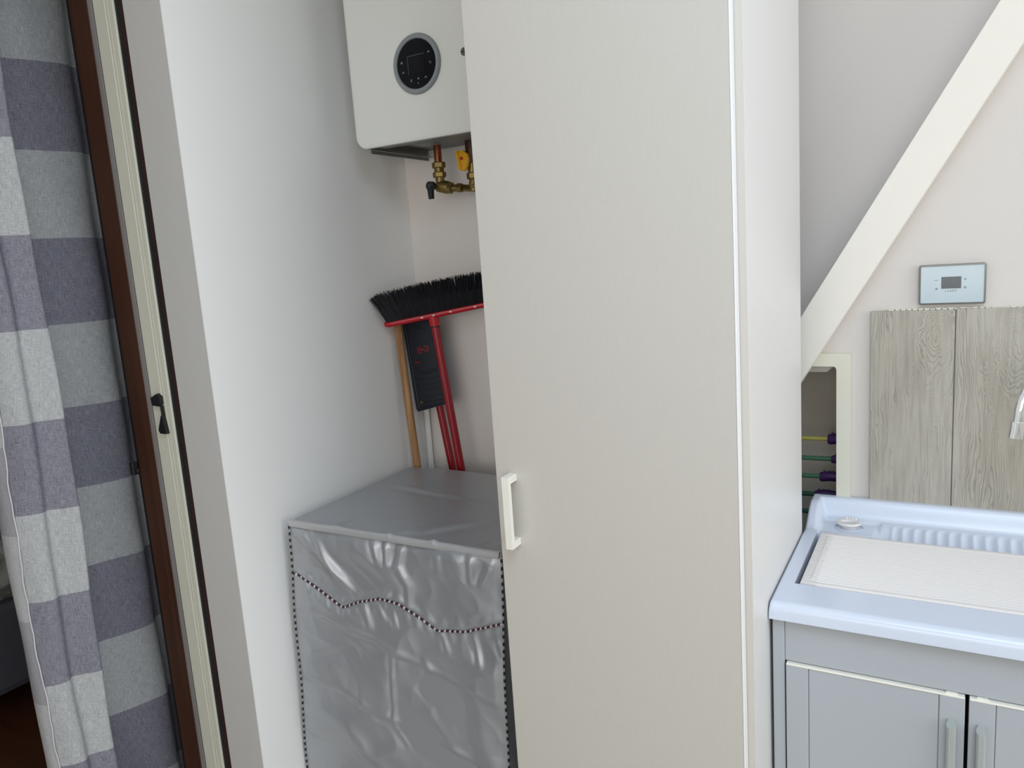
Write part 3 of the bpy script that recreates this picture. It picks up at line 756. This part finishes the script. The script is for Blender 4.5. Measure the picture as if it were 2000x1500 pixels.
# ------------------------------------------------------------------ laundry sink
SX0, SX1, SY0, SY1, SZ = -.2525, .3475, 1.245, 1.7485, -.603
BXL, BXR, BYF, BYB = -.226, .318, 1.336, 1.612
def ss(a, b, v):
    t = min(1, max(0, (v-a)/(b-a))); return t*t*(3-2*t)
def sink_z(x, y):
    z = SZ
    # upstand at the back and shoulders at both ends
    z += .037*ss(1.700, 1.728, y)
    endl = 1-ss(SX0+.016, SX0+.034, x); endr = ss(SX1-.034, SX1-.016, x); e = max(endl, endr)
    z = max(z, SZ + .037*ss(1.615, 1.705, y)*e)
    # shelf at the left back corner, dished slightly
    sh = (1-ss(-.118, -.108, x))
    z += -.006*ss(1.612, 1.622, y)*(1-ss(1.690, 1.700, y))*sh*(1-e)
    # basin
    inb = ss(BXL, BXL+.006, x)*(1-ss(BXR-.006, BXR, x))
    front = ss(BYF, BYF+.006, y)
    # rounded bulge of the shelf front, and ribbed slope elsewhere
    yb = BYB - .010 + (-.012*math.sin(math.pi*min(1, max(0, (x-BXL)/.11))) if x < -.116 else 0) + .008
    if x >= -.116: yb = 1.618
    basin = inb*front*(1-ss(yb-.006, yb+.002, y))
    if x > -.125:
        k = ss(-.125, -.105, x)*(1-ss(BXR-.02, BXR, x))
        slope = -.026*(1-ss(1.612, 1.690, y))*ss(BYF, BYF+.006, y)*k
        if y > 1.60:
            z += slope
            rib = ss(-.100, -.085, x)*ss(1.610, 1.622, y)*(1-ss(1.670, 1.688, y))
            z += .0035*rib*math.cos((x+.09)/.0205*2*math.pi)
    z = z*(1-basin) + (SZ-.19)*basin
    # rounded outer edges
    r = .014
    for d in (y-SY0,):
        if d < r: z -= r - math.sqrt(max(0, r*r-(r-d)**2))
    for d in (x-SX0, SX1-x):
        r2 = .006
        if d < r2: z -= r2 - math.sqrt(max(0, r2*r2-(r2-d)**2))
    r3 = .008; d = SY1-y
    if d < r3: z -= r3 - math.sqrt(max(0, r3*r3-(r3-d)**2))
    return z
def lerp_list(a, b, n): return [a+(b-a)*i/n for i in range(n)]
xs = lerp_list(SX0, SX0+.008, 8) + lerp_list(SX0+.008, BXL, 8) + lerp_list(BXL, BXL+.008, 6) + lerp_list(BXL+.008, -.13, 30) + lerp_list(-.13, .31, 260) + lerp_list(.31, SX1-.008, 16) + lerp_list(SX1-.008, SX1, 8) + [SX1]
ys = lerp_list(SY0, SY0+.015, 14) + lerp_list(SY0+.015, BYF, 10) + lerp_list(BYF, BYF+.008, 6) + lerp_list(BYF+.008, 1.58, 20) + lerp_list(1.58, 1.74, 70) + lerp_list(1.74, SY1, 8) + [SY1]
bm = B()
gg = [[bm.verts.new((x, y, Z(sink_z(x, y)))) for x in xs] for y in ys]
for j in range(len(ys)-1):
    for i in range(len(xs)-1): bm.faces.new((gg[j][i], gg[j][i+1], gg[j+1][i+1], gg[j+1][i]))
# skirt
ring = gg[0][:] + [gg[j][-1] for j in range(1, len(ys))] + gg[-1][-2::-1] + [gg[j][0] for j in range(len(ys)-2, 0, -1)]
low = [bm.verts.new((v.co.x, v.co.y, Z(-.632))) for v in ring]
cx_, cy_ = (SX0+SX1)/2, (SY0+SY1)/2
low2 = [bm.verts.new((v.co.x + (.003 if v.co.x < cx_ else -.003), v.co.y + (.004 if v.co.y < cy_ else -.003), Z(-.634))) for v in ring]
for i in range(len(ring)):
    j = (i+1) % len(ring)
    bm.faces.new((ring[i], ring[j], low[j], low[i])); bm.faces.new((low[i], low[j], low2[j], low2[i]))
sk = obj('laundry_sink', bm, 'sink', smooth=50)
for p in sk.data.polygons: p.use_smooth = True
tag(sk, 'pale blue-white plastic laundry sink with ribbed back slope, on the grey cabinet', 'sink')

# washboard
bm = B(); wx0, wx1, wy0, wy1 = -.2175, .262, 1.340, 1.599
wt = -.6015; nst = 24; per = (wy1-wy0-.022)/nst
prof = [(wy0, wt-.008), (wy0, wt-.001), (wy0+.001, wt), (wy0+.010, wt)]
for i in range(nst):
    y = wy0+.011+per*i
    for k in range(6):
        prof.append((y+per*k/6, wt-.0005-.0018*(1-math.cos(2*math.pi*k/6))))
prof += [(wy1-.010, wt), (wy1-.001, wt), (wy1, wt-.001), (wy1, wt-.008)]
cols = []
for x, fl in ((wx0, 1), (wx0+.001, 1), (wx0+.024, 1), (wx0+.030, 0), (wx1-.03, 0), (wx1-.024, 1), (wx1, 1)):
    cols.append([bm.verts.new((x, y, Z(((wt if wt-.004 < z else z) if fl else z) - (.002 if x in (wx0, wx1) else 0)))) for y, z in prof])
for a, b in zip(cols, cols[1:]):
    for i in range(len(prof)-1): bm.faces.new((a[i], b[i], b[i+1], a[i+1]))
    bm.faces.new((a[-1], b[-1], b[0], a[0]))
bm.faces.new(cols[0]); bm.faces.new(cols[-1][::-1])
wb = obj('washboard', bm, 'board', smooth=60)
tag(wb, 'white ribbed plastic washboard lying in the sink', 'washboard')
bm = B(); box(bm, wx0+.016, wx0+.0185, wy0+.02, wy1-.02, wt-.0005, wt+.0012, .0005); obj('raised_rib', bm, 'board', wb)
# oval drain plug on the shelf
pl = thing('sink_plug', 'small white oval plastic drain plug on the corner shelf of the sink', 'plug', (-.1735, 1.668, -.608))
def oval(cx, cy, a, b, z, n=40, ph=0): return [(cx+a*math.cos(2*math.pi*k/n), cy+b*math.sin(2*math.pi*k/n), z) for k in range(n)]
bm = B(); PXc, PYc, zz = -.1715, 1.664, -.6088
lay = [oval(PXc, PYc, .0155, .014, zz), oval(PXc, PYc, .0175, .0165, zz+.004), oval(PXc, PYc, .0215, .0185, zz+.007), oval(PXc, PYc, .0245, .0205, zz+.010), oval(PXc, PYc, .0230, .0190, zz+.0128), oval(PXc, PYc, .0155, .0085, zz+.0134), oval(PXc, PYc, .0140, .0072, zz+.0122), oval(PXc, PYc, .0135, .0068, zz+.0060)]
L = [[bm.verts.new((x, y, Z(z))) for x, y, z in l] for l in lay]
for a, b in zip(L, L[1:]):
    for k in range(40): bm.faces.new((a[k], a[(k+1) % 40], b[(k+1) % 40], b[k]))
bm.faces.new(L[0][::-1]); bm.faces.new(L[-1])
obj('plug_body', bm, 'board', pl, smooth=50)
bm = B()
for i, (dx, dy) in enumerate(((-.006, .020), (0, .0205), (.006, .020), (.0115, .0175))): tube(bm, [(PXc+dx, PYc+dy, zz+.008), (PXc+dx, PYc+dy, zz+.013), (PXc+dx, PYc+dy, zz+.0155)], [.0022, .0024, .0015], 10)
obj('chain_lug', bm, 'board', pl, smooth=50)
bm = B(); tube(bm, oval(PXc+.001, PYc-.001, .0275, .0235, -.6080) + [oval(PXc+.001, PYc-.001, .0275, .0235, -.6080)[0]], .0009, 6, caps=False)
obj('rim_seal', bm, 'sink', pl, smooth=50)

# tap
tp_ = thing('tap', 'chrome swan-neck tap reaching in at the right edge above the sink', 'tap', (.27, 1.715, -.566))
TXb, TYb = .262, 1.705
dirv = Vector((.1155-TXb, 1.60-TYb, 0)); reach = dirv.length; dirv.normalize()
pts = [(TXb, TYb, -.600), (TXb, TYb, -.50), (TXb, TYb, -.40)]
for i in range(1, 25):
    a = math.pi*i/24; rr_ = reach/2
    c = Vector((TXb, TYb, 0)) + dirv*(rr_ - rr_*math.cos(a)); pts.append((c.x, c.y, -.345 + rr_*1.05*math.sin(a)))
tipp = Vector((TXb, TYb, 0)) + dirv*reach
pts.append((tipp.x-.003, tipp.y, -.362))
bm = B(); tube(bm, pts, .0098, 24); obj('spout', bm, 'chrome', tp_, smooth=60)
bm = B(); tube(bm, [(tipp.x-.0028, tipp.y, -.352), (tipp.x-.0035, tipp.y, -.366), (tipp.x-.0055, tipp.y, -.382)], [.0112, .0118, .0118], 24); obj('aerator', bm, 'chrome', tp_, smooth=60)
bm = B(); tube(bm, [(TXb, TYb, -.606), (TXb, TYb, -.598), (TXb, TYb, -.590), (TXb, TYb, -.53)], [.026, .026, .019, .016], 24); obj('tap_base', bm, 'chrome', tp_, smooth=60)
bm = B(); tube(bm, [(TXb+.014, TYb, -.555), (TXb+.035, TYb-.01, -.55), (TXb+.075, TYb-.03, -.535)], [.010, .007, .005], 16); obj('tap_lever', bm, 'chrome', tp_, smooth=60)

# ------------------------------------------------------------------ sink cabinet
cb = thing('sink_cabinet', 'pale grey plastic cabinet with two doors under the laundry sink', 'cabinet', (.0475, 1.50, FL))
CX0, CX1, CYF, CYB_ = -.2495, .3445, 1.2605, 1.742
bm = B()
box(bm, CX0, -.2300, CYF-.002, 1.29, FL+.002, -.6345, .0015); box(bm, .325, CX1, CYF-.002, 1.29, FL+.002, -.6345, .0015)
box(bm, CX0+.0015, CX0+.014, 1.285, CYB_, FL+.002, -.636); box(bm, CX1-.014, CX1-.0015, 1.285, CYB_, FL+.002, -.636)
box(bm, CX0, CX1, CYB_-.01, CYB_, FL+.002, -.64); box(bm, CX0+.01, CX1-.01, 1.28, CYB_, FL+.06, FL+.08); box(bm, -.2305, .3255, 1.29, 1.30, FL+.002, FL+.08)
obj('body', bm, 'cab', cb)
obj('fascia', onebox(-.2298, .3248, CYF+.001, CYF+.014, -.7115, -.6345, .0012), 'cab', cb)
obj('inner_shadow_board', onebox(-.2298, .3248, 1.315, 1.320, FL+.08, -.71), 'cabdark', cb)
def cab_door(x0, x1, hx, gx_in, gx_out):
    top, bot = -.7160, FL+.085
    bm = B(); th0, th1 = CYF-.0055, CYF+.012
    gl, gr = sorted((gx_in, gx_out))
    box(bm, x0, gl-.0005, th0, th1, bot, top, .0012); box(bm, gr+.0005, x1, th0, th1, bot, top, .0012)
    box(bm, gl-.002, gr+.002, th0+.006, th1-.001, bot+.002, top-.001)
    box(bm, gl+.0005, gr-.0005, th0+.0008, th1-.004, bot+.001, top-.0012, .0008)
    box(bm, gl-.0006, gl+.0006, th0+.004, th1-.003, bot+.001, top-.001); box(bm, gr-.0006, gr+.0006, th0+.004, th1-.003, bot+.001, top-.001)
    d = obj('door', bm, 'cab', cb)
    bm = B(); box(bm, x0+.0005, x1-.0005, th0-.0008, th1-.002, top-.0004, top+.0030, .0008); obj('lit_top_strip', bm, 'creamwhite', d)  # light on the door's top edge painted as a pale strip
    bm = B(); hw_ = .0070; t0, b0 = -.7575, -.90
    poly = [(th0+.0005, t0+.006), (th0-.015, t0-.001), (th0-.019, t0-.006), (th0-.019, b0+.006), (th0-.015, b0+.001), (th0+.0005, b0-.006)]
    # section: narrow at the door, wide and rounded outside
    sec = [(-.55, 0), (-1.0, -.55), (-.92, -.85), (-.5, -1.0), (.5, -1.0), (.92, -.85), (1.0, -.55), (.55, 0)]
    def ringat(z, k, drop): return [bm.verts.new((hx+u*hw_, th0+.0004+v*.018*k, Z(z+(v*drop)))) for u, v in sec]
    rs = [ringat(t0+.004, 1.0, .007), ringat(t0-.004, 1.0, .004), ringat(b0+.004, 1.0, -.004), ringat(b0-.004, 1.0, -.007)]
    for a, b in zip(rs, rs[1:]):
        for k in range(8): bm.faces.new((a[k], a[(k+1) % 8], b[(k+1) % 8], b[k]))
    bm.faces.new(rs[0]); bm.faces.new(rs[-1][::-1])
    obj('handle', bm, 'cabhandle', d, smooth=30)
    return d
d1 = cab_door(-.2275, .0362, .0185, -.191, .0010); d2 = cab_door(.0412, .3225, .0580, .0765, .286)
for d, x in ((d1, .018), (d2, .059)):
    bm = B(); prism(bm, [(x-.010, -.7135), (x-.007, -.7108), (x+.006, -.7108), (x+.010, -.7135)], 'y', CYF-.004, CYF+.0005); obj('hinge_clip', bm, 'creamwhite', d)

# ------------------------------------------------------------------ wood-look wall tiles
ta = NT  # material class reused below
M['tileA'] = m_woodtile('weathered_wood_tile_knot_high', [(-.022, Z(-.205), .040, .075, 9.0)], -.138, 0.0, TT)
M['tileB'] = m_woodtile('weathered_wood_tile_knot_lower', [(.118, Z(-.235), .040, .085, 9.0)], .015, 3.7, TT)
bm = B(); box(bm, -.1385, .0128, 1.7385, 1.7492, -.80, -.1615, .0008)
tag(obj('wall_tile', bm, 'tileA'), 'grey wood-look wall tile, leftmost of those behind the sink, knot near its top right', 'tile', 'wood-look tiles behind the sink')
bm = B(); box(bm, .0146, .1660, 1.7385, 1.7492, -.80, -.1600, .0008)
tag(obj('wall_tile', bm, 'tileB'), 'grey wood-look wall tile behind the tap, cut by the right edge of the photo', 'tile', 'wood-look tiles behind the sink')
bm = B(); 
for i in range(26):
    x = -.10+.0105*i; h = random.uniform(.0012, .0030)
    box(bm, x-.0065, x+.0065, 1.7445, 1.7495, -.1625, -.1600+h, .0005)
struct('trim_5', bm, 'cream')

# ------------------------------------------------------------------ thermostat
th = thing('thermostat', 'pale glass-faced thermostat with chrome rim on the wall above the tiles', 'thermostat', (.0055, 1.75, -.11))
x0, x1, zt0, zt1 = -.0518, .0632, -.1510, -.0722
bm = B()
o_, i_ = rrect(x0, x1, zt0, zt1, .004, 5), rrect(x0+.0032, x1-.0032, zt0+.0032, zt1-.0032, .0025, 5)
m_ = rrect(x0+.0008, x1-.0008, zt0+.0008, zt1-.0008, .0035, 5)
Ls = [[bm.verts.new((u, y, Z(v))) for u, v in pl_] for pl_, y in ((o_, 1.7495), (o_, 1.7400), (m_, 1.7372), (i_, 1.7368), (i_, 1.7395))]
for a, b in zip(Ls, Ls[1:]):
    for k in range(len(a)): bm.faces.new((a[k], a[(k+1) % len(a)], b[(k+1) % len(a)], b[k]))
bm.faces.new(Ls[0][::-1]); bm.faces.new(Ls[-1])
obj('rim', bm, 'steel', th, smooth=30)
bm = B(); prism(bm, rrect(x0+.0034, x1-.0034, zt0+.0034, zt1-.0034, .0022, 5), 'y', 1.7378, 1.7394); fc = obj('face', bm, 'thermo', th)
obj('screen', onebox(-.0125, .0215, 1.7372, 1.7378, -.1195, -.0965, .0002), simple('grey_lcd', (62, 68, 72), .15, bump=0), th)
def tmark(parts):
    bm = B(); parts(bm); obj('printed_mark', bm, 'greymark', fc)
tmark(lambda bm: box(bm, -.0245, -.0185, 1.7373, 1.7378, -.1032, -.1024))
tmark(lambda bm: tube(bm, [(-.0205+.0014*math.cos(k*math.pi/6), 1.7376, -.1195+.0014*math.sin(k*math.pi/6)) for k in range(13)], .0006, 6))
tmark(lambda bm: (box(bm, .0262, .0302, 1.7373, 1.7378, -.1025, -.1017), box(bm, .0278, .0286, 1.7373, 1.7378, -.1040, -.1002)))
tmark(lambda bm: tube(bm, [(.0282+.0018*math.cos(k*math.pi/6), 1.7376, -.1182+.0016*math.sin(k*math.pi/6)) for k in range(13)], .0005, 6))
for i, ch in enumerate('<<0xx'):
    xx, zz_ = -.0050+.0044*i, -.1250+.0003*i
    def f(bm, xx=xx, zz_=zz_, ch=ch):
        if ch == '<':
            for s in (-1, 1): tube(bm, [(xx-.0007, 1.7375, zz_), (xx+.0007, 1.7375, zz_+s*.0013)], .0003, 5)
        elif ch == '0': tube(bm, [(xx+.0010*math.cos(k*math.pi/5), 1.7375, zz_+.0013*math.sin(k*math.pi/5)) for k in range(11)], .0003, 5)
        else:
            for s in (-1, 1): tube(bm, [(xx-.0010*s, 1.7375, zz_+.0013), (xx+.0006*s, 1.7375, zz_-.0014)], .0003, 5)
    tmark(f)

# ------------------------------------------------------------------ plastic tubes inside the hatch
spec = [(-.478, 'tubeyellow', -.238, .0052, 'pale yellow plastic tube with purple end, topmost inside the wall hatch', .013),
        (-.527, 'tubegreen', -.230, .0055, 'green plastic tube with purple end, just below the yellow tube in the hatch', .010),
        (-.572, 'tubegreen', -.256, .0055, 'green plastic tube with long purple end, third down inside the wall hatch', .012),
        (-.618, 'tubedark', -.268, .0058, 'dark green plastic tube with purple end just behind the sink corner', .011),
        (-.662, 'tubedark', -.250, .0058, 'dark green plastic tube lowest in the hatch, beside the white closet panel', .010)]
for z, mt, xc, r, lab, cr in spec:
    t = thing('plastic_tube', lab, 'tube', (-.35, 1.90, z), 'coloured tubes stacked in the wall hatch')
    bm = B(); tube(bm, [(-.601, 1.905, z-.006), (-.40, 1.90, z-.003), (xc, 1.895, z+.001), (xc+.01, 1.895, z+.001)], r, 14); obj('rod', bm, mt, t, smooth=50)
    bm = B(); tube(bm, [(xc-.004, 1.895, z), (xc, 1.895, z), (xc+.02, 1.896, z+.003), (xc+.06, 1.897, z+.001), (xc+.08, 1.897, z+.001)], [cr*.8, cr, cr*1.05, cr*.9, cr*.9], 12)
    for k in range(3): box(bm, xc+.004+.01*k, xc+.008+.01*k, 1.891, 1.899, z+cr*.8, z+cr*1.35, .001)
    obj('end_cap', bm, 'purple', t, smooth=40)
